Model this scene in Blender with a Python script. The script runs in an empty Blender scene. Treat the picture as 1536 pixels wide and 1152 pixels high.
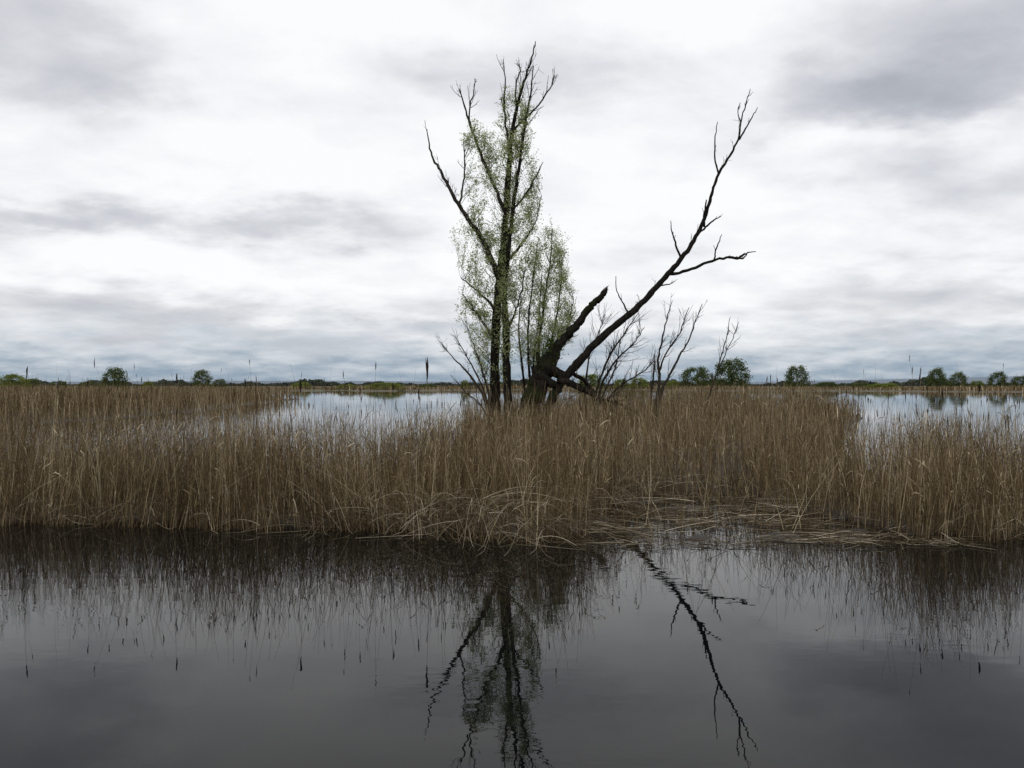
import bpy, math, random
import numpy as np
from mathutils import Vector
rng = np.random.default_rng(7)
random.seed(7)
scene = bpy.context.scene
scene.view_settings.view_transform = 'Standard'
scene.view_settings.look = 'None'
scene.view_settings.exposure = 0
COL = scene.collection
CAM_H = 2.2

# ------------------------------------------------------------------ helpers
def link(o, parent=None, loc=None, **props):
    COL.objects.link(o)
    if parent is not None: o.parent = parent
    if loc is not None: o.location = loc
    for k, v in props.items(): o[k] = v
    return o

def empty(name, loc, **props):
    e = bpy.data.objects.new(name, None)
    e.empty_display_size = 0.5
    return link(e, None, loc, **props)

class MB:
    """numpy quad mesh accumulator"""
    def __init__(s): s.v=[]; s.q=[]; s.t=[]; s.n=0
    def add(s, v, q, t):
        s.v.append(v.reshape(-1,3)); s.q.append(q.reshape(-1,4)+s.n); s.t.append(t.reshape(-1)); s.n += len(s.v[-1])
    def tubes(s, P, R, sides=3, tone=None, flat=1.0):
        # P (N,K,3)  R (N,K)
        N,K,_ = P.shape
        if tone is None: tone = rng.random(N)
        T = np.gradient(P, axis=1); T /= (np.linalg.norm(T,axis=2,keepdims=True)+1e-9)
        ref = rng.normal(size=(N,1,3)); ref = np.repeat(ref,K,1)
        U = np.cross(T,ref); U /= (np.linalg.norm(U,axis=2,keepdims=True)+1e-9)
        V = np.cross(T,U)
        if sides == 2:
            v = np.stack([P-U*R[...,None], P+U*R[...,None]],2)      # N,K,2,3
            idx = np.arange(N*K*2).reshape(N,K,2)
            q = np.stack([idx[:,:-1,0],idx[:,:-1,1],idx[:,1:,1],idx[:,1:,0]],-1)
        else:
            a = np.arange(sides)*2*np.pi/sides
            v = P[:,:,None,:] + R[:,:,None,None]*(np.cos(a)[None,None,:,None]*U[:,:,None,:]+np.sin(a)[None,None,:,None]*V[:,:,None,:])
            idx = np.arange(N*K*sides).reshape(N,K,sides)
            nx = np.roll(idx,-1,2)
            q = np.stack([idx[:,:-1],nx[:,:-1],nx[:,1:],idx[:,1:]],-1)
        s.add(v, q, np.repeat(tone, K*(sides)))
    def leaves(s, C, size, tone=None, asp=0.5, up=0.0):
        N=len(C)
        if tone is None: tone=rng.random(N)
        a=rng.normal(size=(N,3)); a[:,2]+=up; a/=np.linalg.norm(a,axis=1,keepdims=True)
        b=np.cross(a,rng.normal(size=(N,3))); b/=np.linalg.norm(b,axis=1,keepdims=True)
        sz=np.asarray(size).reshape(-1,1)*np.ones((N,1))
        v=np.stack([C-a*sz, C+b*sz*asp-a*sz*.1, C+a*sz, C-b*sz*asp-a*sz*.1],1)
        s.add(v, np.arange(4*N).reshape(N,4), np.repeat(tone,4))
    def mesh(s, name, mat, smooth=False):
        v=np.concatenate(s.v); q=np.concatenate(s.q); t=np.concatenate(s.t)
        m=bpy.data.meshes.new(name)
        m.vertices.add(len(v)); m.vertices.foreach_set('co', v.astype(np.float32).ravel())
        m.loops.add(q.size); m.loops.foreach_set('vertex_index', q.astype(np.int32).ravel())
        m.polygons.add(len(q)); m.polygons.foreach_set('loop_start', np.arange(0,q.size,4,dtype=np.int32))
        m.polygons.foreach_set('loop_total', np.full(len(q),4,dtype=np.int32))
        a=m.attributes.new('tone','FLOAT','POINT'); a.data.foreach_set('value', t.astype(np.float32))
        m.update(calc_edges=True)
        if smooth: m.polygons.foreach_set('use_smooth', np.ones(len(q),dtype=bool))
        m.materials.append(mat)
        return m

def sines(x,y,f,seed=0):
    r=np.random.default_rng(seed); o=0
    for i in range(7):
        a=r.random()*6.283; k=f*(0.5+1.6*r.random()); p=r.random()*6.283
        o=o+np.sin((x*np.cos(a)+y*np.sin(a))*k+p)
    return o/3.2

def inpoly(x,y,poly):
    x=np.asarray(x,float); y=np.asarray(y,float); c=np.zeros(x.shape,bool); n=len(poly); j=n-1
    for i in range(n):
        xi,yi=poly[i]; xj,yj=poly[j]
        cond=((yi>y)!=(yj>y))
        with np.errstate(divide='ignore',invalid='ignore'):
            xx=(xj-xi)*(y-yi)/(yj-yi+1e-12)+xi
        c^= cond & (x<xx); j=i
    return c

# ------------------------------------------------------------------ materials
def newmat(name):
    m=bpy.data.materials.new(name); m.use_nodes=True
    nt=m.node_tree; b=nt.nodes['Principled BSDF']
    return m,nt,b
def ramp(nt, stops):
    r=nt.nodes.new('ShaderNodeValToRGB'); e=r.color_ramp.elements
    while len(e)<len(stops): e.new(0.5)
    for i,(p,c) in enumerate(stops):
        e[i].position=p; e[i].color=(*c,1)
    return r
def noise(nt, scale, detail=4, vec=None, rough=0.55):
    n=nt.nodes.new('ShaderNodeTexNoise'); n.inputs['Scale'].default_value=scale
    n.inputs['Detail'].default_value=detail; n.inputs['Roughness'].default_value=rough
    if vec is not None: nt.links.new(vec,n.inputs['Vector'])
    return n
def math_n(nt,op,a,b=None,c=None,clamp=False):
    n=nt.nodes.new('ShaderNodeMath'); n.operation=op; n.use_clamp=clamp
    for i,x in enumerate((a,b,c)):
        if x is None: continue
        if isinstance(x,(int,float)): n.inputs[i].default_value=x
        else: nt.links.new(x,n.inputs[i])
    return n.outputs[0]

def tone_mat(name, stops, patch_scale=0.6, patch_amt=0.35, translucent=0.0, rough=0.75):
    m,nt,b=newmat(name)
    at=nt.nodes.new('ShaderNodeAttribute'); at.attribute_name='tone'
    g=nt.nodes.new('ShaderNodeNewGeometry')
    nz=noise(nt,patch_scale,2,g.outputs['Position'])
    off=math_n(nt,'MULTIPLY_ADD',nz.outputs['Fac'],patch_amt*2,-patch_amt)
    s=math_n(nt,'ADD',at.outputs['Fac'],off,clamp=True)
    r=ramp(nt,stops); nt.links.new(s,r.inputs[0])
    df=nt.nodes.new('ShaderNodeBsdfDiffuse'); nt.links.new(r.outputs[0],df.inputs[0])
    nt.nodes.remove(b)
    sh=df.outputs[0]
    if translucent>0:
        tr=nt.nodes.new('ShaderNodeBsdfTranslucent'); nt.links.new(r.outputs[0],tr.inputs[0])
        mx=nt.nodes.new('ShaderNodeMixShader'); mx.inputs[0].default_value=translucent
        nt.links.new(sh,mx.inputs[1]); nt.links.new(tr.outputs[0],mx.inputs[2]); sh=mx.outputs[0]
    nt.links.new(sh,nt.nodes['Material Output'].inputs[0])
    return m

reed_stops=[(0.0,(0.042,0.032,0.019)),(0.4,(0.14,0.101,0.055)),(0.7,(0.30,0.222,0.12)),(1.0,(0.66,0.56,0.38))]
M_reed=tone_mat('reed_straw',reed_stops,0.9,0.35)
M_straw=tone_mat('pale_straw',[(0,(0.04,0.03,0.019)),(0.5,(0.15,0.115,0.066)),(1,(0.62,0.54,0.40))],0.8,0.15)
M_plume=tone_mat('seed_head_brown',[(0,(0.03,0.022,0.018)),(1,(0.08,0.058,0.04))],2,0.2)
M_leaf=tone_mat('spring_willow_leaf',[(0,(0.22,0.27,0.11)),(0.6,(0.43,0.48,0.22)),(1,(0.60,0.63,0.37))],0.6,0.2,0.5)
M_moss=tone_mat('dark_moss_leaf',[(0,(0.02,0.03,0.008)),(1,(0.07,0.10,0.025))],0.6,0.2,0.2)
M_fol=tone_mat('distant_foliage',[(0,(0.045,0.065,0.025)),(0.6,(0.10,0.13,0.045)),(1,(0.17,0.20,0.075))],0.25,0.3,0.35)
M_fol_y=tone_mat('fresh_bush_foliage',[(0,(0.09,0.12,0.03)),(0.6,(0.2,0.24,0.055)),(1,(0.32,0.34,0.09))],0.25,0.3,0.35)
M_wood=tone_mat('distant_woodland_foliage',[(0,(0.035,0.045,0.038)),(1,(0.08,0.09,0.065))],0.02,0.4,0.1)

def bark(name, moss=0.0):
    m,nt,b=newmat(name)
    g=nt.nodes.new('ShaderNodeNewGeometry')
    mp=nt.nodes.new('ShaderNodeMapping'); mp.inputs['Scale'].default_value=(7,7,1.4)
    nt.links.new(g.outputs['Position'],mp.inputs['Vector'])
    n=noise(nt,2.2,5,mp.outputs[0],0.65)
    r=ramp(nt,[(0.3,(0.007,0.006,0.005)),(0.55,(0.02,0.017,0.013)),(0.8,(0.06,0.052,0.042))])
    nt.links.new(n.outputs['Fac'],r.inputs[0])
    out=r.outputs[0]
    if moss>0:
        n2=noise(nt,1.1,4,g.outputs['Position'])
        f=math_n(nt,'MULTIPLY_ADD',n2.outputs['Fac'],5,-2.9+moss,clamp=True)
        mx=nt.nodes.new('ShaderNodeMix'); mx.data_type='RGBA'
        nt.links.new(f,mx.inputs[0]); nt.links.new(out,mx.inputs[6]); mx.inputs[7].default_value=(0.022,0.03,0.008,1)
        out=mx.outputs[2]
    nt.links.new(out,b.inputs['Base Color']); b.inputs['Roughness'].default_value=0.9
    b.inputs['Specular IOR Level'].default_value=0.1
    bp=nt.nodes.new('ShaderNodeBump'); bp.inputs['Distance'].default_value=0.1; bp.inputs['Strength'].default_value=1
    nt.links.new(n.outputs['Fac'],bp.inputs['Height']); nt.links.new(bp.outputs[0],b.inputs['Normal'])
    return m
M_bark=bark('willow_bark'); M_bark_moss=bark('mossy_willow_bark',0.4)
M_twig=tone_mat('dark_twig_bark',[(0,(0.02,0.017,0.014)),(1,(0.07,0.06,0.048))],1,0.2)

# water
M_water,nt,b=newmat('dark_fen_water')
b.inputs['Base Color'].default_value=(0.003,0.0035,0.004,1)
b.inputs['Roughness'].default_value=0.0; b.inputs['IOR'].default_value=1.165
g=nt.nodes.new('ShaderNodeNewGeometry')
mp=nt.nodes.new('ShaderNodeMapping'); mp.inputs['Scale'].default_value=(0.6,1.0,1)
nt.links.new(g.outputs['Position'],mp.inputs['Vector'])
n1=noise(nt,4.5,2,mp.outputs[0]); n2=noise(nt,0.6,1,mp.outputs[0])
n3=noise(nt,0.25,3,g.outputs['Position'])
br=math_n(nt,'MULTIPLY_ADD',n3.outputs['Fac'],6.0,-2.9,clamp=True)
br=math_n(nt,'MULTIPLY_ADD',br,1.2,0.26)
h1=math_n(nt,'MULTIPLY',n1.outputs['Fac'],br)
hh=math_n(nt,'MULTIPLY_ADD',n2.outputs['Fac'],1.3,h1)
bp=nt.nodes.new('ShaderNodeBump'); bp.inputs['Strength'].default_value=1.0; bp.inputs['Distance'].default_value=0.0015
nt.links.new(hh,bp.inputs['Height']); nt.links.new(bp.outputs[0],b.inputs['Normal'])

# ground
M_ground,nt,b=newmat('marsh_soil')
g=nt.nodes.new('ShaderNodeNewGeometry')
n1=noise(nt,1.5,6,g.outputs['Position'],0.65)
r1=ramp(nt,[(0.3,(0.012,0.009,0.007)),(0.7,(0.04,0.03,0.019))]); nt.links.new(n1.outputs['Fac'],r1.inputs[0])
n2=noise(nt,0.03,4,g.outputs['Position'])
r2=ramp(nt,[(0.35,(0.09,0.066,0.035)),(0.55,(0.085,0.075,0.035)),(0.7,(0.06,0.075,0.03))]); nt.links.new(n2.outputs['Fac'],r2.inputs[0])
ln=nt.nodes.new('ShaderNodeVectorMath'); ln.operation='LENGTH'; nt.links.new(g.outputs['Position'],ln.inputs[0])
mr=nt.nodes.new('ShaderNodeMapRange'); mr.inputs[1].default_value=35; mr.inputs[2].default_value=260
nt.links.new(ln.outputs['Value'],mr.inputs[0])
mx=nt.nodes.new('ShaderNodeMix'); mx.data_type='RGBA'
nt.links.new(mr.outputs[0],mx.inputs[0]); nt.links.new(r1.outputs[0],mx.inputs[6]); nt.links.new(r2.outputs[0],mx.inputs[7])
nt.links.new(mx.outputs[2],b.inputs['Base Color']); b.inputs['Roughness'].default_value=0.8

# ------------------------------------------------------------------ regions (metres; camera at origin, +Y away)
EX=[-60,-8.5,-6,-4,-2.4,-1,0.3,1.0,1.5,2.2,3.4,4.6,5.3,5.8,7,9,60]
EF=[15.6,15.4,15.2,14.9,14.5,14.1,13.9,14.1,16.3,18.6,19.6,19.0,16.6,14.3,13.7,13.9,13.9]
def front(x):
    x=np.asarray(x,float); return np.interp(x,EX,EF)+0.28*sines(x,0*x,1.6,3)+0.14*sines(x,0*x,6,4)
def back(x): return np.interp(x,[-60,-9,-5,-2.5,-1.7,8.0,10,60],[23,22.3,22,22,24,24,21.5,21.5])
ISLAND=[(-2.4,18),(-1.9,30),(-1.9,45),(-2.8,56),(0,75),(15,92),(29,88),(23.5,66),(16,48),(11,33),(8.3,22),(8,18)]
LEFTF=[(-40,46),(-28,47),(-24.5,56),(-24.6,75),(-25.5,92),(-29,125),(-30,146),(-60,175),(-160,200),(-160,46)]
def near(x,y): return (y>front(x))&(y<back(x))
def land(x,y):
    r=np.hypot(x,y); az=np.arctan2(x,y)
    far=r>(335+35*np.sin(az*9+1)+18*np.sin(az*23))
    islet=((x+43)/9.)**2+((y-318)/10.)**2<1
    return ((y>front(x)+0.55)&(y<back(x)))|(inpoly(x,y,ISLAND)&(y>front(x)+0.5))|inpoly(x,y,LEFTF)|far|islet
def opening(x,y): return (y>13.7)&(y<front(x)+0.3)&(x>0.9)&(x<6.0)

# ground sheet (polar grid reaching the horizon)
ang=np.concatenate([np.linspace(-0.75,0.75,420), np.linspace(0.75,2*np.pi-0.75,90)[1:-1]])
rad=np.concatenate([[0.5,4,8,11,12.5],np.linspace(13.2,26,56),26*np.power(7000/26,np.linspace(0,1,120))[1:]])
A,Rr=np.meshgrid(ang,rad)
X=Rr*np.sin(A); Y=Rr*np.cos(A)
Z=np.where(land(X,Y),0.03+0.03*sines(X,Y,1.2,1),-0.5)
Z=np.where(Rr>300,np.where(land(X,Y),0.35,-0.5),Z)
Z=np.where(opening(X,Y),-0.035+0.05*sines(X,Y,3.2,5),Z)
nr,na=A.shape
idx=np.arange(nr*na).reshape(nr,na); nx=np.roll(idx,-1,1)
mb=MB(); mb.add(np.stack([X,Y,Z],-1),np.stack([idx[:-1],idx[1:],nx[1:],nx[:-1]],-1),np.zeros(nr*na))
link(bpy.data.objects.new('ground',mb.mesh('ground',M_ground,True)),kind='structure',label='dark marshy soil and flat grassland around the lake')
# water sheet
me=bpy.data.meshes.new('water'); S=6500
me.from_pydata([(-S,-S,0),(S,-S,0),(S,S,0),(-S,S,0)],[],[(0,1,2,3)]); me.materials.append(M_water)
link(bpy.data.objects.new('water',me),kind='structure',label='still dark fen water mirroring the cloudy sky')

# ------------------------------------------------------------------ reeds
def sample(n,x0,x1,y0,y1): return rng.uniform(x0,x1,n), rng.uniform(y0,y1,n)
def rtone(n): # mostly dull brown with a share of bleached stems
    return np.clip(np.where(rng.random(n)<0.17,rng.normal(0.82,0.12,n),rng.normal(0.38,0.17,n)),0,1)
def stems(mb, x,y,h,w,K=5,sides=3,lean=0.07,bend=0.08,tone=None,leaf=1.0,leafw=1.0,z0=-0.05,drift=1.0):
    N=len(x); t=np.linspace(0,1,K)[None,:]
    lx=rng.normal(0,lean,N)+drift*0.09*sines(x,y,1.3,11); ly=rng.normal(0,lean,N)+drift*0.07*sines(x,y,1.3,12)
    bx=rng.normal(0,bend,N); by=rng.normal(0,bend,N)
    P=np.stack([x[:,None]+h[:,None]*(lx[:,None]*t+bx[:,None]*t**2.5),
                y[:,None]+h[:,None]*(ly[:,None]*t+by[:,None]*t**2.5),
                z0+h[:,None]*t*(1-0.5*(lx**2+ly**2))[:,None]],-1)
    R=w[:,None]*(1-0.72*t)
    if tone is None: tone=rtone(N)
    mb.tubes(P,R,sides,tone)
    nl=int(N*leaf)
    if nl:
        s=rng.integers(0,N,nl); f=rng.uniform(0.25,0.92,nl)
        k=f*(K-1); i=np.floor(k).astype(int); fr=(k-i)[:,None]
        B=P[s,i]*(1-fr)+P[s,np.minimum(i+1,K-1)]*fr
        L=rng.uniform(0.12,0.36,nl)*np.minimum(h[s],2)/1.5; a=rng.uniform(0,6.283,nl); u=rng.uniform(0.7,1.5,nl)
        tt=np.linspace(0,1,4)[None,:]; dr=rng.uniform(0.0,0.8,nl)[:,None]
        ho=np.cos(u)[:,None]*L[:,None]*tt
        PL=np.stack([B[:,0:1]+np.cos(a)[:,None]*ho,B[:,1:2]+np.sin(a)[:,None]*ho,B[:,2:3]+np.sin(u)[:,None]*L[:,None]*tt-dr*L[:,None]*tt**2.2],-1)
        RL=(rng.uniform(0.003,0.007,nl)*leafw)[:,None]*np.array([0.5,1,0.8,0.12])[None,:]
        mb.tubes(PL,RL,2,np.clip(tone[s]+rng.normal(0.04,0.12,nl),0,1))
    return P

def plumes(mb, tips, size):
    n=len(tips)
    for k in range(5):
        a=rng.uniform(0,6.283,n); L=size*rng.uniform(0.5,1.1,n); d=rng.uniform(0.02,0.16,n)
        t=np.linspace(0,1,4)[None,:]
        st=-0.7*L*rng.random(n)
        P=np.stack([tips[:,0:1]+(np.cos(a)*d*L)[:,None]*t,tips[:,1:2]+(np.sin(a)*d*L)[:,None]*t,tips[:,2:3]+st[:,None]+L[:,None]*t],-1)
        R=(L*0.042)[:,None]*np.array([0.5,1,0.7,0.1])[None,:]
        mb.tubes(P,R,3,np.clip(rng.normal(0.1,0.06,n),0,1))

# near belt
mb=MB()
x,y=sample(60000,-13,13,13.3,24.5)
k=near(x,y)&(np.abs(x)<y*0.52+1.2)
x,y=x[k],y[k]
depth=y-front(x)
dens=np.clip(0.5+0.6*sines(x,y,2.2,21),0.15,1)
dens=np.where((x<-1.5)&(depth>2.5),np.maximum(dens,0.5),dens)
dens=np.where((y>19.5)&(x>-1.5),dens*0.6,dens)
dens=np.where((y>18.5)&(x>1.2)&(x<5.6),dens*0.65,dens)
k=rng.random(len(x))<dens*0.95
x,y,depth=x[k],y[k],depth[k]
base_h=np.interp(x,[-12,-6,-3,-1,0.5,2,4,5.5,8,12],[1.80,1.82,1.76,1.74,1.76,1.66,1.58,1.76,1.78,1.7])
h=base_h*(0.44+0.56*rng.random(len(x))**0.75)*(1+0.11*sines(x,y,1.9,31))
h=np.where(depth<0.4,h*rng.uniform(0.45,1.0,len(x)),h)
P=stems(mb,x,y,h,rng.uniform(0.003,0.0054,len(x)),5,3,0.085,0.09,leaf=1.1)
# leaning and snapped stems crossing the upright ones
x,y=sample(7000,-12,12,13.8,20); k=near(x,y)&(sines(x,y,1.1,23)>-0.4); x,y=x[k],y[k]
stems(mb,x,y,rng.uniform(0.6,1.5,len(x)),rng.uniform(0.003,0.005,len(x)),5,3,0.32,0.3,tone=np.clip(rng.normal(0.5,0.25,len(x)),0,1),leaf=0.5)
# taller ones
x,y=sample(1900,-12,12,14,22); k=near(x,y); x,y=x[k],y[k]
h=1.6+0.6*rng.random(len(x))**1.5
P=stems(mb,x,y,h,np.full(len(x),0.0043),6,3,0.05,0.06,leaf=0.7)
s=rng.random(len(x))<0.2
plumes(mb,P[s,-1],rng.uniform(0.09,0.16,s.sum()))
x=np.concatenate([rng.uniform(-9,-0.6,85),rng.uniform(3.5,9,45)]); y=front(x)+rng.uniform(0.3,4.5,len(x))
P=stems(mb,x,y,2.0+0.68*rng.random(len(x))**1.3,np.full(len(x),0.004),7,3,0.06,0.07,leaf=0.3)
s=rng.random(len(x))<0.35
plumes(mb,P[s,-1],rng.uniform(0.08,0.15,s.sum()))
# short undergrowth, broken stems
x,y=sample(14000,-12,12,13.5,20.5); k=near(x,y)|(opening(x,y)&(sines(x,y,2.6,71)>-0.1)&(rng.random(len(x))<0.5)); x,y=x[k],y[k]
stems(mb,x,y,rng.uniform(0.2,0.85,len(x))*np.where(opening(x,y),0.42,1),rng.uniform(0.003,0.006,len(x)),4,3,0.2,0.2,tone=np.clip(rng.normal(0.27,0.2,len(x)),0,1),leaf=0.3)
# thin stand in the flooded opening
x,y=sample(240,1.2,6.0,14.6,20); k=opening(x,y); x,y=x[k],y[k]
stems(mb,x,y,rng.uniform(0.5,1.5,len(x)),np.full(len(x),0.0045),5,3,0.2,0.2,leaf=0.8)
link(bpy.data.objects.new('reed_bed',mb.mesh('reed_bed',M_reed)),kind='stuff',label='dense brown dead reeds standing at the water edge')

# reeds of the island
mb=MB()
x,y=sample(80000,-3,30,19,92)
k=inpoly(x,y,ISLAND)&(x<y*0.53+2)&~near(x,y)&(y>front(x))
x,y=x[k],y[k]
dens=np.interp(y,[19,24,35,50,92],[1,0.9,0.55,0.3,0.22])*np.clip(0.6+0.55*sines(x,y,0.9,41),0.2,1)
k=rng.random(len(x))<dens; x,y=x[k],y[k]
h=np.interp(y,[20,30,45,60,92],[1.62,1.7,1.8,1.95,2.1])*(0.62+0.42*rng.random(len(x))**0.8)*(1+0.12*sines(x,y,0.8,42))
lowx=np.clip((2.5+y*0.05-x)/4,0,1)       # lower around the willow foot
h*=1-0.12*lowx
edge=np.interp(y,[18,22,33,48,66,88],[8,8.3,11,16,23.5,29])-x
h*=np.clip(0.72+0.28*edge/4.0,0.7,1)
w=np.interp(y,[19,30,60,92],[0.006,0.008,0.014,0.02])
stems(mb,x,y,h,w*rng.uniform(0.6,1.2,len(x)),4,3,0.10,0.10,leaf=0.6,leafw=1.6)
x,y=sample(2200,-3,30,20,80); k=inpoly(x,y,ISLAND)&(x<y*0.53+2)&(y>front(x)); x,y=x[k],y[k]
P=stems(mb,x,y,rng.uniform(1.7,2.5,len(x)),np.interp(y,[19,80],[0.005,0.012]),5,3,0.08,0.07,leaf=0.5)
s=rng.random(len(x))<0.12; plumes(mb,P[s,-1],np.full(s.sum(),0.2))
link(bpy.data.objects.new('reed_bed',mb.mesh('reed_bed',M_reed)),kind='stuff',label='brown reed island around the foot of the willows')

# reeds across the channel
mb=MB()
x,y=sample(60000,-95,-22,45,190)
k=inpoly(x,y,LEFTF)&(-x<y*0.53+4); x,y=x[k],y[k]
k=rng.random(len(x))<np.interp(y,[45,90,190],[1,0.8,0.4])*np.clip(0.7+0.5*sines(x,y,0.35,55),0.3,1); x,y=x[k],y[k]
h=rng.normal(1.7,0.2,len(x))*(1+0.12*sines(x,y,0.3,51))
stems(mb,x,y,h,np.interp(y,[45,190],[0.013,0.04]),3,3,0.07,0.06,leaf=0.25,leafw=3)
x,y=sample(1500,-80,-24,47,150); k=inpoly(x,y,LEFTF)&(-x<y*0.53+4); x,y=x[k],y[k]
P=stems(mb,x,y,rng.uniform(1.9,3.0,len(x)),np.full(len(x),0.011),4,3,0.06,0.05,leaf=0.2)
s=rng.random(len(x))<0.12; plumes(mb,P[s,-1],np.full(s.sum(),0.3))
link(bpy.data.objects.new('reed_bed',mb.mesh('reed_bed',M_reed)),kind='stuff',label='wide brown reed field across the channel')

# far shore reeds
mb=MB(); n=26000
az=rng.uniform(-0.62,0.62,n); r=rng.uniform(300,430,n); x=r*np.sin(az); y=r*np.cos(az)
k=land(x,y)&~inpoly(x,y,LEFTF); x,y=x[k],y[k]
stems(mb,x,y,rng.uniform(1.0,1.9,len(x))*(0.75+0.3*sines(x,y,0.05,61)),np.full(len(x),0.12),3,3,0.1,0.1,leaf=0,z0=0.2)
link(bpy.data.objects.new('reed_bed',mb.mesh('reed_bed',M_reed)),kind='stuff',label='thin band of reeds along the far shore')

# fallen straw along the edge and in the flooded opening
mb=MB()
def straw(mb,x,y,z,L,elev,az,w,arch,tm=0.5):
    N=len(x); t=np.linspace(0,1,6)[None,:]
    hx=np.cos(az)*np.cos(elev)*L; hy=np.sin(az)*np.cos(elev)*L; hz=np.sin(elev)*L
    P=np.stack([x[:,None]+hx[:,None]*t,y[:,None]+hy[:,None]*t,np.maximum(z[:,None]+hz[:,None]*t-(arch*L)[:,None]*t**2,0.012+0.02*rng.random((N,1)))],-1)
    mb.tubes(P,w[:,None]*(1-0.6*t),3,np.clip(rng.normal(tm,0.3,N),0,1))
n=1200; x=rng.uniform(-9,9,n); y=front(x)+rng.normal(0.25,0.35,n)
k=rng.random(n)<np.interp(x,[-9,-5,-2,2,5,9],[0.4,0.45,0.9,1,0.8,0.6]); x,y=x[k],y[k]; n=len(x)
straw(mb,x,y,rng.uniform(0.02,0.35,n),rng.uniform(0.3,1.0,n),rng.normal(0.4,0.5,n),rng.uniform(0,6.283,n),rng.uniform(0.0025,0.0045,n),rng.uniform(0.1,0.6,n),0.38)
n=420; x=rng.normal(-0.6,1.4,n); y=front(x)+rng.uniform(-0.05,0.7,n)
straw(mb,x,y,rng.uniform(0.05,0.6,n),rng.uniform(0.4,1.4,n),rng.normal(0.3,0.5,n),rng.normal(-0.7,0.9,n),rng.uniform(0.003,0.005,n),rng.uniform(0.2,0.8,n),0.55)
n=3400; x=rng.uniform(0.9,6.2,n); y=rng.uniform(13.4,20.0,n); k=(y<front(x)+0.5)&(sines(x,y,2.6,71)>-0.1-0.25*(y>16.5)); x,y=x[k],y[k]; n=len(x)
straw(mb,x,y,rng.uniform(0.01,0.06,n),rng.uniform(0.1,0.6,n),rng.normal(0.03,0.2,n),rng.choice([0,3.14],n)+rng.normal(0,0.7,n),rng.uniform(0.002,0.005,n),rng.uniform(0,0.2,n),0.42)
n=60; x=rng.uniform(1.0,6.0,n); y=rng.uniform(13.9,18.5,n)
straw(mb,x,y,rng.uniform(0.02,0.12,n),rng.uniform(0.6,1.4,n),rng.normal(0.05,0.15,n),rng.choice([0,3.14],n)+rng.normal(0,0.5,n),rng.uniform(0.004,0.006,n),rng.uniform(0,0.15,n),0.75)
link(bpy.data.objects.new('fallen_straw',mb.mesh('fallen_straw',M_straw)),kind='stuff',label='broken pale reed straw lying on the shallow water')

# prominent single reeds with seed heads
for (rx,ry,rh,ps) in [(-1.30,15.6,2.55,0.25),(-3.25,15.5,2.25,0.17),(-5.4,15.9,2.4,0.14),(-7.75,15.8,2.5,0.16),(-6.9,16.4,2.3,0.12),
                   (-2.0,16.0,2.25,0.11),(-4.6,17,2.3,0.12),(6.7,15.5,2.15,0.13),(7.1,15.2,2.25,0.14),(6.9,16.8,2.4,0.12),(-1.62,16.2,2.15,0.14),(4.2,21,2.45,0.13),(3.7,21.5,2.35,0.12)]:
    e=empty('tall_reed',(rx,ry,0),label='tall thin reed with a dark drooping seed head',category='reed',group='tall reeds with seed heads')
    mb=MB(); P=stems(mb,np.array([0.]),np.array([0.]),np.array([rh]),np.array([0.0048]),7,5,0.02,0.02,leaf=0,drift=0)
    tip=P[:,-1].copy()
    mb2=MB(); Pl=P[0]
    mb.tubes(np.stack([Pl[3]+np.array([0.10*t,0.03*t,0.22*t-0.12*t*t]) for t in np.linspace(0,1,4)])[None],np.array([[.003,.008,.006,.001]]),2,np.array([0.6]))
    link(bpy.data.objects.new('stem',mb.mesh('stem',M_reed)),parent=e)
    tips=np.repeat(tip,4,0); plumes(mb2,tips-np.array([[0,0,ps*0.5]])+rng.normal(0,0.005,tips.shape),np.full(4,ps))
    link(bpy.data.objects.new('seed_head',mb2.mesh('seed_head',M_plume)),parent=e)

# ------------------------------------------------------------------ willows
U=50.0/1493.0; GY=642.7
def catmull(P,n):
    P=np.array(P,float); Q=np.vstack([2*P[0]-P[1],P,2*P[-1]-P[-2]]); out=[]
    for i in range(len(P)-1):
        p0,p1,p2,p3=Q[i:i+4]
        for t in np.linspace(0,1,n,endpoint=False):
            out.append(0.5*((2*p1)+(-p0+p2)*t+(2*p0-5*p1+4*p2-p3)*t*t+(-p0+3*p1-3*p2+p3)*t**3))
    out.append(P[-1]); return np.array(out)
def limb(mb,pts,px0,sides=8,n=5,wob=0.03,seed=None):
    """pts: (survey x, survey y, depth m, diameter in survey units)"""
    C=catmull([((p[0]-px0)*U,p[2],(GY-p[1])*U,p[3]*U*0.5) for p in pts],n)
    P=C[:,:3].copy(); R=np.maximum(C[:,3],0.011)
    wn=np.cumsum(rng.normal(0,1,(len(P),3)),0); wn-=np.linspace(0,1,len(P))[:,None]*wn[-1]
    P[1:-1]+=(rng.normal(0,1,(len(P)-2,3))*0.5+wn[1:-1]*0.12)*wob
    R=R*(1+rng.normal(0,0.05,len(R)))
    mb.tubes(P[None],R[None],sides,np.array([0.5]))
    return P,R
def twig(mb,a,bv,r0,r1=0.008,K=6,wob=0.05,sag=0.15):
    L=np.linalg.norm(bv-a); t=np.linspace(0,1,K)
    mid=np.sin(t*np.pi)*L*sag
    P=a[None]*(1-t[:,None])+bv[None]*t[:,None]; P[:,2]-=mid
    P[1:]+=np.cumsum(rng.normal(0,wob*L/K,(K-1,3)),0)
    R=r0+(r1-r0)*t
    mb.tubes(P[None],R[None],4 if r0>0.02 else 3,np.array([0.3]))
    return P
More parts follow.
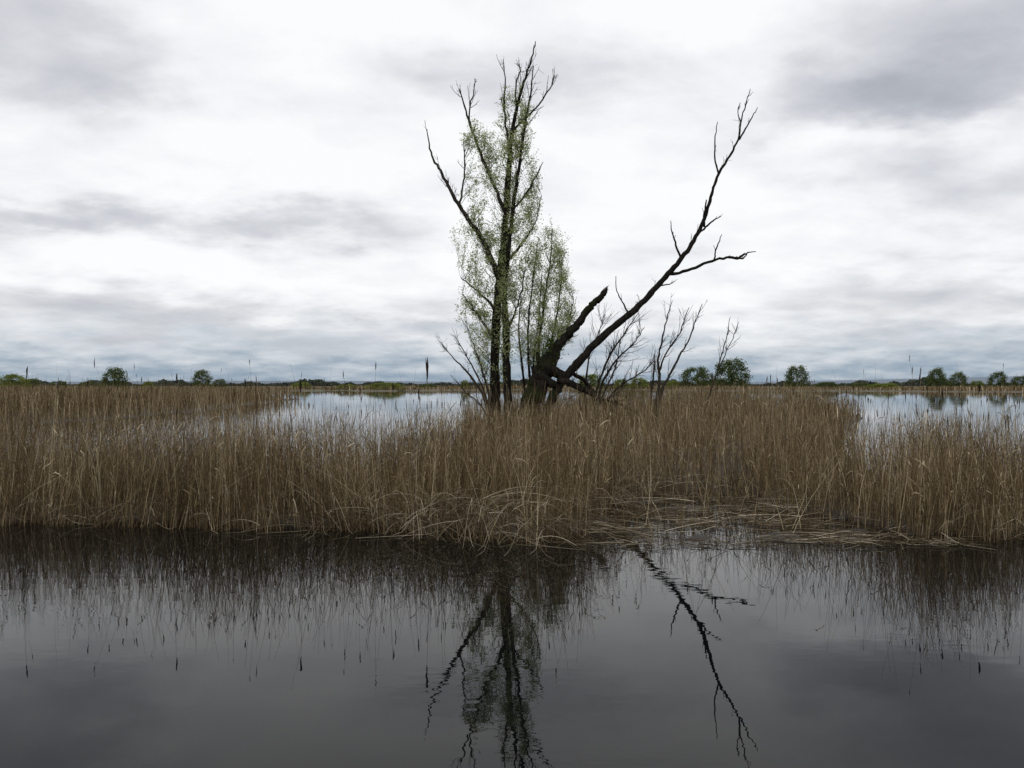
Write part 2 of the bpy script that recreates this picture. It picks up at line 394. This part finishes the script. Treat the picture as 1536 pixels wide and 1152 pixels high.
def bare_twigs(mb,P,R,n,Lm=(0.4,1.4),f0=0.25,spread=0.7,sub=2,rmin=0.009):
    for _ in range(n):
        i=int((f0+(1-f0)*random.random())*(len(P)-2)); 
        T=P[i+1]-P[i]; T/=np.linalg.norm(T)+1e-9
        d=T+rng.normal(0,spread,3)+np.array([0,0,0.35]); d/=np.linalg.norm(d)
        L=random.uniform(*Lm)
        Q=twig(mb,P[i],P[i]+d*L,min(R[i]*0.6,0.02),rmin,6,0.12,0.06)
        for __ in range(sub):
            j=random.randint(1,4); d2=d+rng.normal(0,0.5,3); d2/=np.linalg.norm(d2)
            twig(mb,Q[j],Q[j]+d2*L*random.uniform(0.25,0.5),rmin*1.1,rmin*0.7,4,0.12,0.03)
def crown_fill(mbT,mbL,poly,px0,limbs,n,thick,leaf_n,leaf_s,gap_seed,dy0=0.0,reach=3.2,gap=-0.3,lowbias=0.0):
    pl=[((p[0]-px0)*U,(GY-p[1])*U) for p in poly]
    xs=[p[0] for p in pl]; zs=[p[1] for p in pl]
    allP=np.concatenate([l[0] for l in limbs]); allR=np.concatenate([l[1] for l in limbs])
    c=0; tries=0
    while c<n and tries<n*60:
        tries+=1
        x=random.uniform(min(xs),max(xs)); z=min(zs)+(max(zs)-min(zs))*random.random()**(1+lowbias)
        if not inpoly(np.array([x]),np.array([z]),pl)[0]: continue
        if sines(np.array([x]),np.array([z]),3.0,gap_seed)[0]<gap and random.random()<0.8: continue
        t=np.array([x,dy0+rng.normal(0,thick),z])
        D=allP-t; hd=np.hypot(D[:,0],D[:,1]); cost=np.abs((-D[:,2])-hd*1.1-0.3)+hd*0.9
        i=int(np.argmin(cost+rng.random(len(cost))*0.5)); a=allP[i]
        if np.linalg.norm(a-t)>reach: continue
        Q=twig(mbT,a,t,min(allR[i]*0.4,0.013),0.005,7,0.12,0.06)
        c+=1
        ends=[Q]
        for _ in range(3):
            j=random.randint(2,6); d=rng.normal(0,0.4,3)+np.array([0,0,0.5]); 
            ends.append(twig(mbT,Q[j],Q[j]+d*0.5,0.006,0.004,4,0.1,0.02))
        pts=[]; tb=random.gauss(0.5,0.15)
        for e in ends:
            m=leaf_n//4
            k=rng.uniform(0.4 if e is Q else 0.1,1,m)**0.8*(len(e)-1); ii=np.minimum(k.astype(int),len(e)-2); fr=(k-ii)[:,None]
            pts.append(e[ii]*(1-fr)+e[ii+1]*fr)
        pts=np.concatenate(pts)+rng.normal(0,0.10,(sum(len(p) for p in pts),3))
        mbL.leaves(pts,rng.uniform(0.6,1.2,len(pts))*leaf_s,np.clip(rng.normal(tb,0.18,len(pts)),0,1),0.43)

# --- tall twin-trunked willow
px0=752
e=empty('willow_tree',((px0-768)*U,50,0),label='tall slender twin-trunked willow with thin spring leaves',category='tree')
mt=MB(); mc=MB(); mf=MB()
LB=[]
A1=[(742,650,0,19),(743,600,0,16),(743,540,0.0,14.5),(745,480,0.05,13.5),(749,430,0.1,12.5),(755,380,0.1,11),(759,330,0.1,10),(762,280,0.1,8.5),(765,235,0.05,7.5),(769,195,0,6),(776,160,-.05,4.8),(786,125,-.1,3.6),(796,95,-.1,2.6),(803,64,-.1,1.4)]
A2=[(764,650,-.35,16),(762,600,-.35,13.5),(760,540,-.35,12),(759,480,-.3,10.5),(757,440,-.2,9),(763,380,-.35,7),(770,320,-.5,6),(777,270,-.6,5),(784,220,-.6,4),(790,180,-.6,3),(797,140,-.5,2.2),(800,105,-.5,1.4)]
B1=[(750,425,.1,9),(738,392,-.1,8),(722,360,-.3,7.2),(705,334,-.5,6.4),(688,310,-.6,5.6),(673,283,-.7,4.6),(660,258,-.7,3.6),(648,235,-.7,2.6),(642,200,-.7,1.3)]
B2=[(760,325,.1,6.5),(748,295,.3,6),(735,262,.5,5.2),(720,228,.6,4.6),(708,195,.6,3.8),(698,162,.7,3),(688,128,.7,1.5)]
B3=[(768,200,0,4.5),(779,185,.2,3.8),(795,170,.3,3.2),(812,150,.4,2.5),(825,130,.4,1.9),(833,110,.4,1.2)]
B4=[(764,240,0,4.5),(760,200,-.2,3.8),(756,160,-.2,3),(758,125,-.2,2),(755,92,-.2,1.1)]
B5=[(690,312,-.5,3.5),(694,285,-.3,2.8),(697,255,-.2,2.2),(695,215,-.2,1.2)]
B6=[(708,196,.6,3),(703,165,.4,2.3),(709,140,.4,1.8),(712,115,.4,1.1)]
B7=[(775,165,0,3.2),(773,130,.1,2.6),(780,105,.2,2),(779,95,.2,1.1)]
B8=[(770,320,-.5,4),(785,300,-.7,3.2),(800,278,-.9,2.5),(814,250,-.9,1.2)]
B9=[(756,400,-.1,5),(775,375,.5,4),(792,350,.7,3),(806,325,.8,1.8),(813,290,.8,1.2)]
B10=[(745,470,0,4.5),(728,448,.5,3.6),(708,430,.8,2.6),(690,415,1.0,1.4)]
B11=[(744,520,0,4.5),(728,490,-.4,3.6),(712,465,-.6,2.6),(695,445,-.8,1.4)]
B12=[(760,500,-.3,4),(772,470,.2,3),(782,440,.4,2),(788,405,.5,1.2)]
main=[A1,A2]; subs=[B1,B2,B3,B4,B5,B6,B7,B8,B9,B10,B11,B12]
for s in main: LB.append(limb(mt,s,px0,9,5,0.035))
LS=[limb(mc,s,px0,6,5,0.04) for s in subs]
for s,nn in zip(LS,[15,12,9,8,6,5,5,3,3,3,3,3]): bare_twigs(mc,s[0],s[1],nn,(0.3,1.1),0.35,0.4)
for s in LB: bare_twigs(mc,s[0][-26:],s[1][-26:],18,(0.3,1.4),0.1,0.35)
for s in LB: bare_twigs(mc,s[0][8:40],s[1][8:40],26,(0.4,1.7),0.0,0.9)
poly=[(757,140),(785,135),(800,190),(806,240),(800,300),(818,330),(812,370),(790,410),(775,450),(778,520),(765,548),(715,545),(692,505),(684,455),(700,435),(715,420),(690,390),(678,345),(692,320),(712,300),(706,250),(698,195),(700,160),(725,175),(745,200)]
crown_fill(mc,mf,poly,px0,LB+LS,400,0.9,88,0.054,5,lowbias=0.2)
link(bpy.data.objects.new('trunk',mt.mesh('trunk',M_bark,True)),parent=e)
link(bpy.data.objects.new('branch',mc.mesh('branch',M_twig)),parent=e)
link(bpy.data.objects.new('crown',mf.mesh('crown',M_leaf)),parent=e)

# --- smaller leafy willow
px0=805
e=empty('willow_tree',((px0-768)*U,51.2,0),label='small multi-stemmed young willow in pale leaf',category='tree')
mt=MB(); mf=MB(); mc=MB()
sp=[[(800,650,0,7),(803,580,0,5),(812,500,.1,4),(820,430,.2,3),(828,380,.2,2),(830,338,.2,1.2)],
    [(806,650,.1,6),(815,570,.3,4),(832,500,.5,3),(842,440,.5,2),(846,380,.5,1.2)],
    [(798,650,-.1,6),(795,570,-.3,4),(792,500,-.4,3),(798,430,-.5,2),(806,370,-.5,1.2)],
    [(803,650,0,5),(800,560,.5,3.5),(810,480,.8,2.5),(815,400,.8,1.2)],
    [(808,650,0,5),(826,560,-.4,3.5),(850,500,-.6,2.4),(862,450,-.6,1.2)],
    [(797,650,0,5),(785,560,.4,3.5),(778,490,.6,2.4),(782,440,.6,1.2)]]
L2=[limb(mt,s,px0,6,4,0.04) for s in sp]
for s in L2: bare_twigs(mc,s[0],s[1],8,(0.4,1.3),0.3,0.5)
poly=[(822,335),(848,345),(850,400),(862,450),(868,490),(845,525),(800,545),(772,525),(778,470),(790,400),(802,360)]
crown_fill(mc,mf,poly,px0,L2,240,0.9,84,0.05,9,reach=2.8)
link(bpy.data.objects.new('trunk',mt.mesh('trunk',M_bark,True)),parent=e)
link(bpy.data.objects.new('branch',mc.mesh('branch',M_twig)),parent=e)
link(bpy.data.objects.new('crown',mf.mesh('crown',M_leaf)),parent=e)

# --- leaning broken willow
px0=815
e=empty('dead_tree',((px0-768)*U,49,0),label='leaning bare old willow split low with a long arching limb',category='tree')
mt=MB(); mc=MB(); mk=MB(); md=MB(); mm=MB()
T=limb(mt,[(786,655,0,34),(792,620,0,28),(799,594,0,25),(806,572,.05,26),(815,553,.1,28),(824,535,.15,19)],px0,11,6,0.11)
T2=limb(mt,[(808,650,-.3,15),(819,616,-.3,14),(832,588,-.25,13),(843,570,-.2,11.5),(856,553,-.15,10)],px0,10,6,0.05)
def shard(mb,p,q_,w0,w1,d0=0.0,d1=0.0):
    # faceted broken slab of wood between two survey points
    a=np.array([(p[0]-px0)*U,d0,(GY-p[1])*U]); b_=np.array([(q_[0]-px0)*U,d1,(GY-q_[1])*U])
    t=np.array([0,0.04,0.35,0.7,0.97,1.0])[:,None]; PP=a*(1-t)+b_*t+rng.normal(0,0.02,(6,3))
    ww=np.interp(t[:,0],[0,1],[w0,w1])*U*0.5; ww[0]*=0.3; ww[-1]*=0.35
    mb.tubes(PP[None],ww[None],5,np.array([0.4]))
shard(mt,(808,546),(848,568),22,14,-.1,-.25)
shard(mt,(804,562),(836,582),18,12,-.3,-.35)
shard(mt,(828,536),(818,566),18,22,.1,-.1)
shard(mt,(842,560),(852,580),12,6,-.3,-.4)
shard(mt,(804,530),(814,560),5,14,.2,.1)
shard(mt,(834,540),(824,562),5,12,-.2,-.2)
shard(mt,(812,572),(806,604),18,14,-.4,-.4)
S=limb(mk,[(820,552,.1,22),(830,530,.15,17),(845,511,.2,13.5),(861,493,.2,12),(875,474,.2,11),(889,458,.2,10),(900,448,.2,8.5),(909,437,.2,3.5)],px0,9,5,0.06)
for _ in range(7):
    a=S[0][-5]+rng.normal(0,0.05,3); twig(mk,a,a+np.array([0.36,0,0.42])*random.uniform(0.5,1.0)+rng.normal(0,0.05,3),0.04,0.008,4,0.05,0)
for _ in range(60):
    a=T[0][random.randint(12,len(T[0])-1)]+rng.normal(0,0.22,3); twig(mt,a,a+np.array([random.uniform(-.35,.4),random.uniform(-.3,.3),random.uniform(-.3,.7)]),0.055,0.008,4,0.1,0)
bare_twigs(md,T[0][10:],T[1][10:],18,(0.4,1.4),0.0,0.8,3,0.007)
bare_twigs(md,S[0][:18],S[1][:18],8,(0.3,1.1),0.0,0.7,2,0.007)
# ivy/moss tuft at the fork
cc=np.array([(825-px0)*U,.15,(GY-527)*U]); pts=cc+rng.normal(0,1,(700,3))*np.array([0.26,0.26,0.42])
mm.leaves(pts,rng.uniform(0.03,0.07,700),None,0.6)
pts=np.array([(812-px0)*U,-.3,(GY-560)*U])+rng.normal(0,1,(250,3))*np.array([0.25,0.1,0.5]); mm.leaves(pts,rng.uniform(0.03,0.06,250),None,0.6)
Lm=limb(mc,[(838,575,-.2,13.5),(852,560,-.2,13),(872,538,-.2,12),(900,508,-.1,11),(930,483,0,10.3),(955,462,.1,9.4),(978,438,.2,8.5),(1000,414,.3,8),(1020,390,.3,7),(1038,365,.3,6.2),(1051,338,.3,5.6),(1060,310,.4,4.9),(1067,285,.4,4.4),(1076,262,.4,4),(1090,240,.4,3.5),(1103,215,.4,2.8),(1108,185,.4,2.1),(1115,160,.4,1.6),(1121,140,.4,1)],px0,10,5,0.03)
q=[[(996,416,.3,5.6),(1020,411,.3,5),(1045,402,.2,4.5),(1068,394,.2,4),(1088,391,.1,4.2),(1102,391,.1,3.6),(1112,385,.1,2.6),(1127,382,.1,1.2)],
   [(1098,391,.1,3.5),(1108,392,.1,2.6),(1114,386,.1,1.5)],
   [(1018,392,.3,3.6),(1011,372,.4,2.8),(1005,352,.4,2),(1003,335,.4,1)],
   [(1066,394,.2,2.6),(1070,375,.2,2),(1078,356,.2,1)],
   [(1044,354,.3,3.4),(1058,342,.4,3),(1068,334,.4,2.2),(1078,328,.4,1.2)],
   [(1052,345,.3,3),(1052,325,.2,2.6),(1055,305,.2,1.6)],
   [(1074,265,.4,3),(1070,240,.6,2.4),(1070,215,.6,1.8),(1074,187,.6,1)],
   [(1105,215,.4,2.6),(1116,195,.3,2),(1125,180,.3,1.5),(1131,168,.3,.9)],
   [(1107,190,.4,2),(1103,175,.4,1.5),(1106,160,.4,1)],
   [(940,476,0,3),(930,455,.1,2),(922,440,.1,1.4),(921,418,.1,.9)],
   [(985,432,.2,2.5),(1000,430,.1,2),(1008,426,.1,1)]]
for s in q:
    l=limb(mc,s,px0,6,4,0.03); bare_twigs(mc,l[0],l[1],2,(0.15,0.5),0.4,0.5,1)
bare_twigs(mc,Lm[0][-28:],Lm[1][-28:],12,(0.2,0.7),0.1,0.5,1)
bare_twigs(mc,Lm[0][10:50],Lm[1][10:50],8,(0.2,0.8),0.0,0.7,1)
F=limb(md,[(835,570,-.4,12),(856,578,-.7,10),(878,588,-1,9),(898,602,-1.2,8),(918,622,-1.4,7),(935,645,-1.5,5)],px0,9,5,0.06)
bare_twigs(md,F[0],F[1],38,(0.4,1.5),0.1,0.8,3,0.007)
G_=limb(md,[(900,600,-1.2,5),(925,606,-1,4.4),(950,622,-.8,4),(965,640,-.7,3)],px0,7,4,0.05)
bare_twigs(md,G_[0],G_[1],16,(0.4,1.3),0.0,0.8,3,0.007)
limb(md,[(850,560,-.3,7),(868,568,.3,6),(888,585,.8,5),(905,610,1,4),(915,640,1,3)],px0,7,4,0.05)
link(bpy.data.objects.new('trunk',mt.mesh('trunk',M_bark_moss)),parent=e)
link(bpy.data.objects.new('branch',mc.mesh('branch',M_bark,True)),parent=e,label='long bare limb arching up and ending in fine twigs')
link(bpy.data.objects.new('broken_limb',mk.mesh('broken_limb',M_bark_moss)),parent=e,label='thick snapped limb with a splintered end')
link(bpy.data.objects.new('branch',md.mesh('branch',M_bark)),parent=e,label='collapsed limb drooping into the reeds')
link(bpy.data.objects.new('moss_tuft',mm.mesh('moss_tuft',M_moss)),parent=e)

# --- bare shrubs
def shrub(px0,dist,stemsl,nt_,label,L=(0.5,1.5),spread=0.5):
    e=empty('willow_shrub',((px0-768)*U,dist,0),label=label,category='shrub',group='bare willow shrubs among the reeds')
    m=MB()
    for s in stemsl:
        s=[(p[0],p[1],p[2],p[3]*0.8) for p in s]
        l=limb(m,s,px0,6,4,0.035); bare_twigs(m,l[0],l[1],nt_,L,0.3,spread,3,0.0065)
    link(bpy.data.objects.new('stem',m.mesh('stem',M_twig)),parent=e)
shrub(985,50.5,[[(983,650,0,8),(987,600,0,7),(992,570,.1,5.5),(990,540,.2,4.5),(996,510,.2,3.5),(1003,480,.2,2.4),(1012,450,.2,1.1)],
    [(986,650,0,7),(994,590,0,6),(1008,562,.1,5),(1022,535,.2,4),(1036,512,.2,3),(1046,485,.2,2.2),(1057,455,.2,1.1)],
    [(990,560,.1,4),(1000,530,-.3,3),(1020,500,-.4,2.2),(1034,462,-.4,1.1)],
    [(984,650,0,5),(980,600,.2,4),(985,560,.3,3),(986,525,.3,1.2)]],12,'bare dark willow shrub fanning out above the reeds',L=(0.4,1.3),spread=0.4)
shrub(900,50.8,[[(888,650,0,7),(895,600,0,6),(905,560,.1,4.5),(922,525,.2,3.5),(942,495,.2,2.5),(962,468,.2,1.2)],
    [(892,650,0,6),(902,590,.3,5),(918,555,.4,4),(938,530,.5,3),(958,512,.5,2),(972,490,.5,1.2)],
    [(895,650,0,5),(915,600,-.3,4),(940,575,-.3,3),(965,560,-.3,2),(985,540,-.3,1.1)],
    [(885,650,0,5),(880,590,.2,4),(885,540,.3,3),(900,500,.3,2),(910,470,.3,1.1)],
    [(890,650,0,5),(905,600,.2,4),(920,570,.3,3),(930,535,.3,2),(935,500,.3,1.1)]],22,'tangled leafless willow scrub beside the leaning trunk')
shrub(1078,52,[[(1060,650,0,4),(1075,600,0,3.4),(1088,560,.1,2.8),(1098,525,.2,2.2),(1106,495,.2,1.6),(1110,472,.2,.9)],
    [(1090,555,.1,2.5),(1104,525,0,2),(1115,500,0,1.4),(1122,480,0,.9)]],9,'thin bare willow sapling leaning over the reeds',(0.3,0.9))
shrub(730,49.3,[[(738,650,0,6),(728,600,0,5),(712,572,.1,4),(695,552,.2,3),(678,535,.2,2),(664,520,.2,1)],
    [(740,650,0,5),(728,590,-.3,4),(712,555,-.4,3),(698,530,-.4,2),(682,505,-.4,1)],
    [(740,650,0,5),(733,590,-.3,4),(722,550,-.4,3),(712,520,-.4,2),(700,490,-.4,1)],
    [(742,650,0,4),(722,610,.4,3),(700,590,.4,2.2),(682,570,.4,1)]],11,'low leafless willow scrub beside the twin trunks',(0.4,1.2))

# ------------------------------------------------------------------ distant trees
def far_tree(px,top,w,dist,label,mat,name='tree',base_frac=0.0,cat='tree',grp='scattered trees along the far shore'):
    u=dist/1493.0; H=((577-top)*u+CAM_H-0.35)*1.05; W=w*u*1.0
    X0=(px-768)*u
    e=empty(name,(X0,dist,0.35),label=label,category=cat,group=grp)
    mt=MB(); mf=MB()
    nl=30; zc0=H*base_frac
    ends=[]
    for i in range(nl):
        a=6.283*i*0.618+random.uniform(-.4,.4); q_=((i+0.5)/nl)**1.15*0.9
        zz=zc0+(H-zc0)*(0.03+0.87*q_)
        rr=W*0.42*math.sqrt(max(0.03,1-(max(0,q_-0.15)/0.80)**2))*random.uniform(0.65,1)
        ends.append(np.array([rr*math.cos(a),rr*math.sin(a),zz]))
    tk=np.array([[0,0,-0.3],[0.02*W,0,H*0.25],[0,0,H*0.5],[0.01*W,0,H*0.8]]); mt.tubes(tk[None],np.array([[.025,.02,.015,.01]])*H*0.7,6,np.array([.5]))
    for c in ends:
        a=np.array([0,0,min(c[2]*0.5,H*0.4)]); twig(mt,a,c,H*0.006,H*0.002,5,0.08,0.05)
        rad=np.array([random.uniform(.11,.19)*W,random.uniform(.11,.19)*W,random.uniform(.09,.17)*H])
        n=int(210)
        d=rng.normal(size=(n,3)); d/=np.linalg.norm(d,axis=1,keepdims=True); d*=rng.random((n,1))**0.5*(1+rng.normal(0,0.25,(n,1)))
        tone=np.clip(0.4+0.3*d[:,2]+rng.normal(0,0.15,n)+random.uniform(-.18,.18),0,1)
        pts=c+d*rad; pts[:,2]=np.maximum(pts[:,2],0.1)
        mf.leaves(pts,rng.uniform(0.5,1.1,n)*0.016*(W+H)*0.75,tone,0.6)
    link(bpy.data.objects.new('trunk',mt.mesh('trunk',M_bark)),parent=e)
    link(bpy.data.objects.new('crown',mf.mesh('crown',mat)),parent=e)
TR='dark green rounded tree standing on the flat far shore'
BU='low rounded green bush on the far shore'
for t in [(172,549,46,345,TR,M_fol,0.0),(303,553,34,380,TR,M_fol,0),(1045,548,56,380,'broad dark green tree beside a taller open-crowned tree',M_fol,0.0),
          (1097,536,66,390,'tallest distant tree with an open irregular crown',M_fol,0.0),(1195,546,44,385,TR,M_fol,0.0),(1405,550,34,420,TR,M_fol,0),(1437,557,32,430,TR,M_fol,0),
          (1497,556,32,440,TR,M_fol,0),(1530,563,30,440,TR,M_fol,0)]:
    far_tree(t[0],t[1],t[2],t[3],t[4],t[5],base_frac=t[6])
for (px,top,w,d,m) in [(18,560,54,340,M_fol_y),(50,567,26,350,M_fol),(88,571,30,370,M_fol),(330,568,26,380,M_fol),(222,572,22,370,M_fol_y),(452,574,34,380,M_fol_y),(520,577,40,345,M_fol_y),(576,574,62,322,M_fol_y),(697,570,16,360,M_fol_y),
                       (885,560,44,370,M_fol_y),(932,568,30,370,M_fol_y),(958,566,34,380,M_fol_y),(1010,571,26,380,M_fol_y),(1240,573,44,390,M_fol),(1290,575,40,390,M_fol),(1325,575,50,350,M_fol_y),(1465,571,26,430,M_fol_y),(640,577,34,380,M_fol),(130,573,30,390,M_fol)]:
    far_tree(px,top,w,d,BU,m,'bush',0.0,'bush','bushes along the far shore')

# distant woodland belt
mb=MB()
n=34000; az=rng.uniform(-0.62,0.62,n); r=rng.uniform(780,980,n)
hm=2.4+2.8*np.clip(sines(az*100,az*0,0.55,81),-0.6,1.4)+1.3*sines(az*100,az*0,2.3,82)
z=0.3+rng.random(n)**0.8*np.maximum(hm,0.8)
mb.leaves(np.stack([r*np.sin(az),r*np.cos(az),z],-1),rng.uniform(0.8,1.9,n),None,0.6)
link(bpy.data.objects.new('distant_woodland',mb.mesh('distant_woodland',M_wood)),kind='stuff',label='low hazy belt of trees along the horizon')
# far hills; no atmosphere, so the blue haze is put into their colour
m,nt,b=newmat('haze_tinted_hill'); b.inputs['Base Color'].default_value=(0.16,0.20,0.26,1); b.inputs['Roughness'].default_value=1
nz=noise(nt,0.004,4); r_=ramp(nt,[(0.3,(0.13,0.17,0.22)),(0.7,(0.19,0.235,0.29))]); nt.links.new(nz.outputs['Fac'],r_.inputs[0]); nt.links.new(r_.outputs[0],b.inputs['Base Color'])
az=np.linspace(-0.7,0.7,200); hz=14+9*sines(az*10,az*0,0.9,91)+14*np.clip((az-0.15)*3,0,1)
rows=[]
for f,rr in ((0,4200),(0.7,4500),(1,4900),(0.6,5400),(0,6000)):
    rows.append(np.stack([rr*np.sin(az),rr*np.cos(az),hz*f],-1))
V=np.stack(rows); idx=np.arange(V.shape[0]*V.shape[1]).reshape(V.shape[:2])
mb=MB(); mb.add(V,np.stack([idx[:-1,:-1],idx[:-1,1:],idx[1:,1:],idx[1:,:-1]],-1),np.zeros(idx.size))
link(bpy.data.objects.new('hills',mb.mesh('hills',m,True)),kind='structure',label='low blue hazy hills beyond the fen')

# ------------------------------------------------------------------ sky
w=bpy.data.worlds.new('World'); scene.world=w; w.use_nodes=True
w.cycles.sampling_method='MANUAL'; w.cycles.sample_map_resolution=256
nt=w.node_tree; nt.nodes.clear()
out=nt.nodes.new('ShaderNodeOutputWorld')
tc=nt.nodes.new('ShaderNodeTexCoord'); dirv=tc.outputs['Generated']
sx=nt.nodes.new('ShaderNodeSeparateXYZ'); nt.links.new(dirv,sx.inputs[0])
az=math_n(nt,'ARCTAN2',sx.outputs[0],sx.outputs[1]); el=math_n(nt,'ARCSINE',sx.outputs[2])
den=math_n(nt,'ADD',math_n(nt,'ABSOLUTE',sx.outputs[2]),0.2)
cx=nt.nodes.new('ShaderNodeCombineXYZ')
nt.links.new(math_n(nt,'DIVIDE',sx.outputs[0],den),cx.inputs[0]); nt.links.new(math_n(nt,'DIVIDE',sx.outputs[1],den),cx.inputs[1])
fb=noise(nt,1.9,8,cx.outputs[0],0.54)
fb.inputs['Distortion'].default_value=0.15
fine=noise(nt,5.5,6,cx.outputs[0],0.58)
wn=noise(nt,3.6,6,cx.outputs[0],0.56)
ws=nt.nodes.new('ShaderNodeSeparateColor'); nt.links.new(wn.outputs['Color'],ws.inputs[0])
azw=math_n(nt,'ADD',az,math_n(nt,'MULTIPLY_ADD',ws.outputs[0],0.22,-0.11))
elw=math_n(nt,'ADD',el,math_n(nt,'MULTIPLY_ADD',ws.outputs[1],0.085,-0.0425))
blobs=[(60,30,170,75,.36),(150,135,120,40,.22),(620,105,200,40,.12),(860,120,180,45,.26),(1260,150,200,40,.36),(1470,90,210,95,.46),
       (1420,275,240,45,.20),(40,328,120,24,.34),(330,335,230,30,.34),(560,345,180,18,.14),(120,465,330,28,.28),(430,500,300,22,.24),
       (1400,445,300,34,.30),(1480,500,200,20,.18),(900,500,300,25,.12),(1270,205,110,24,-.25),(1480,185,90,24,-.22),(450,200,260,80,-.10),(1050,300,200,80,-.08),(300,410,300,20,-.14),(500,20,260,50,-.16),(1000,30,160,40,-.12)]
tot=math_n(nt,'MULTIPLY_ADD',fb.outputs['Fac'],1.15,-0.49)
tot=math_n(nt,'ADD',tot,math_n(nt,'MULTIPLY_ADD',fine.outputs['Fac'],0.34,-0.17))
for (bx,by,rx,ry,wt) in blobs:
    a0=math.atan((bx-768)/1493); e0=math.atan((577-by)/1493*math.cos(a0))
    dx=math_n(nt,'MULTIPLY',math_n(nt,'SUBTRACT',azw,a0),1493/rx); dy=math_n(nt,'MULTIPLY',math_n(nt,'SUBTRACT',elw,e0),1493/ry)
    r2=math_n(nt,'MULTIPLY_ADD',dx,dx,math_n(nt,'MULTIPLY',dy,dy))
    ex=math_n(nt,'EXPONENT',math_n(nt,'MULTIPLY',r2,-0.9))
    tot=math_n(nt,'MULTIPLY_ADD',ex,wt,tot)
# darker overhead
mr=nt.nodes.new('ShaderNodeMapRange'); mr.interpolation_type='SMOOTHSTEP'; mr.inputs[1].default_value=0.38; mr.inputs[2].default_value=0.8; mr.inputs[4].default_value=0.3
nt.links.new(el,mr.inputs[0]); tot=math_n(nt,'ADD',tot,mr.outputs[0],clamp=True)
cr=ramp(nt,[(0.0,(0.98,0.98,0.985)),(0.16,(0.89,0.897,0.92)),(0.42,(0.67,0.68,0.715)),(0.75,(0.47,0.485,0.53)),(1.0,(0.36,0.38,0.42))])
nt.links.new(tot,cr.inputs[0])
# blue-grey band near the horizon
hb=nt.nodes.new('ShaderNodeMapRange'); hb.interpolation_type='SMOOTHSTEP'; hb.inputs[1].default_value=0.072; hb.inputs[2].default_value=0.004; hb.inputs[3].default_value=0; hb.inputs[4].default_value=0.95
nt.links.new(elw,hb.inputs[0])
hbm=math_n(nt,'MULTIPLY',hb.outputs[0],math_n(nt,'MULTIPLY_ADD',fine.outputs['Fac'],0.9,0.5),clamp=True)
mx=nt.nodes.new('ShaderNodeMix'); mx.data_type='RGBA'; nt.links.new(hbm,mx.inputs[0]); nt.links.new(cr.outputs[0],mx.inputs[6]); mx.inputs[7].default_value=(0.27,0.355,0.45,1)
bg=nt.nodes.new('ShaderNodeBackground'); nt.links.new(mx.outputs[2],bg.inputs[0]); bg.inputs[1].default_value=1.05
sk=nt.nodes.new('ShaderNodeTexSky'); sk.sky_type='NISHITA'; sk.sun_disc=False
SE=math.radians(48); SR=math.radians(215)
sk.sun_elevation=SE; sk.sun_rotation=SR
bg2=nt.nodes.new('ShaderNodeBackground'); nt.links.new(sk.outputs[0],bg2.inputs[0]); bg2.inputs[1].default_value=0.08
ms=nt.nodes.new('ShaderNodeMixShader'); ms.inputs[0].default_value=0.93
nt.links.new(bg2.outputs[0],ms.inputs[1]); nt.links.new(bg.outputs[0],ms.inputs[2]); nt.links.new(ms.outputs[0],out.inputs[0])

sl=bpy.data.lights.new('sun','SUN'); sl.energy=0.7; sl.angle=math.radians(12); sl.color=(1,0.95,0.87)
so=bpy.data.objects.new('sun',sl); COL.objects.link(so)
sd=Vector((math.sin(SR)*math.cos(SE),math.cos(SR)*math.cos(SE),math.sin(SE)))
so.rotation_euler=sd.to_track_quat('Z','Y').to_euler()

# ------------------------------------------------------------------ camera
cd=bpy.data.cameras.new('camera'); cd.lens=35; cd.sensor_width=36; cd.clip_end=12000; cd.clip_start=0.1
co=bpy.data.objects.new('camera',cd); COL.objects.link(co); co.location=(0,0,CAM_H); co.rotation_euler=(math.radians(90),0,0)
scene.camera=co
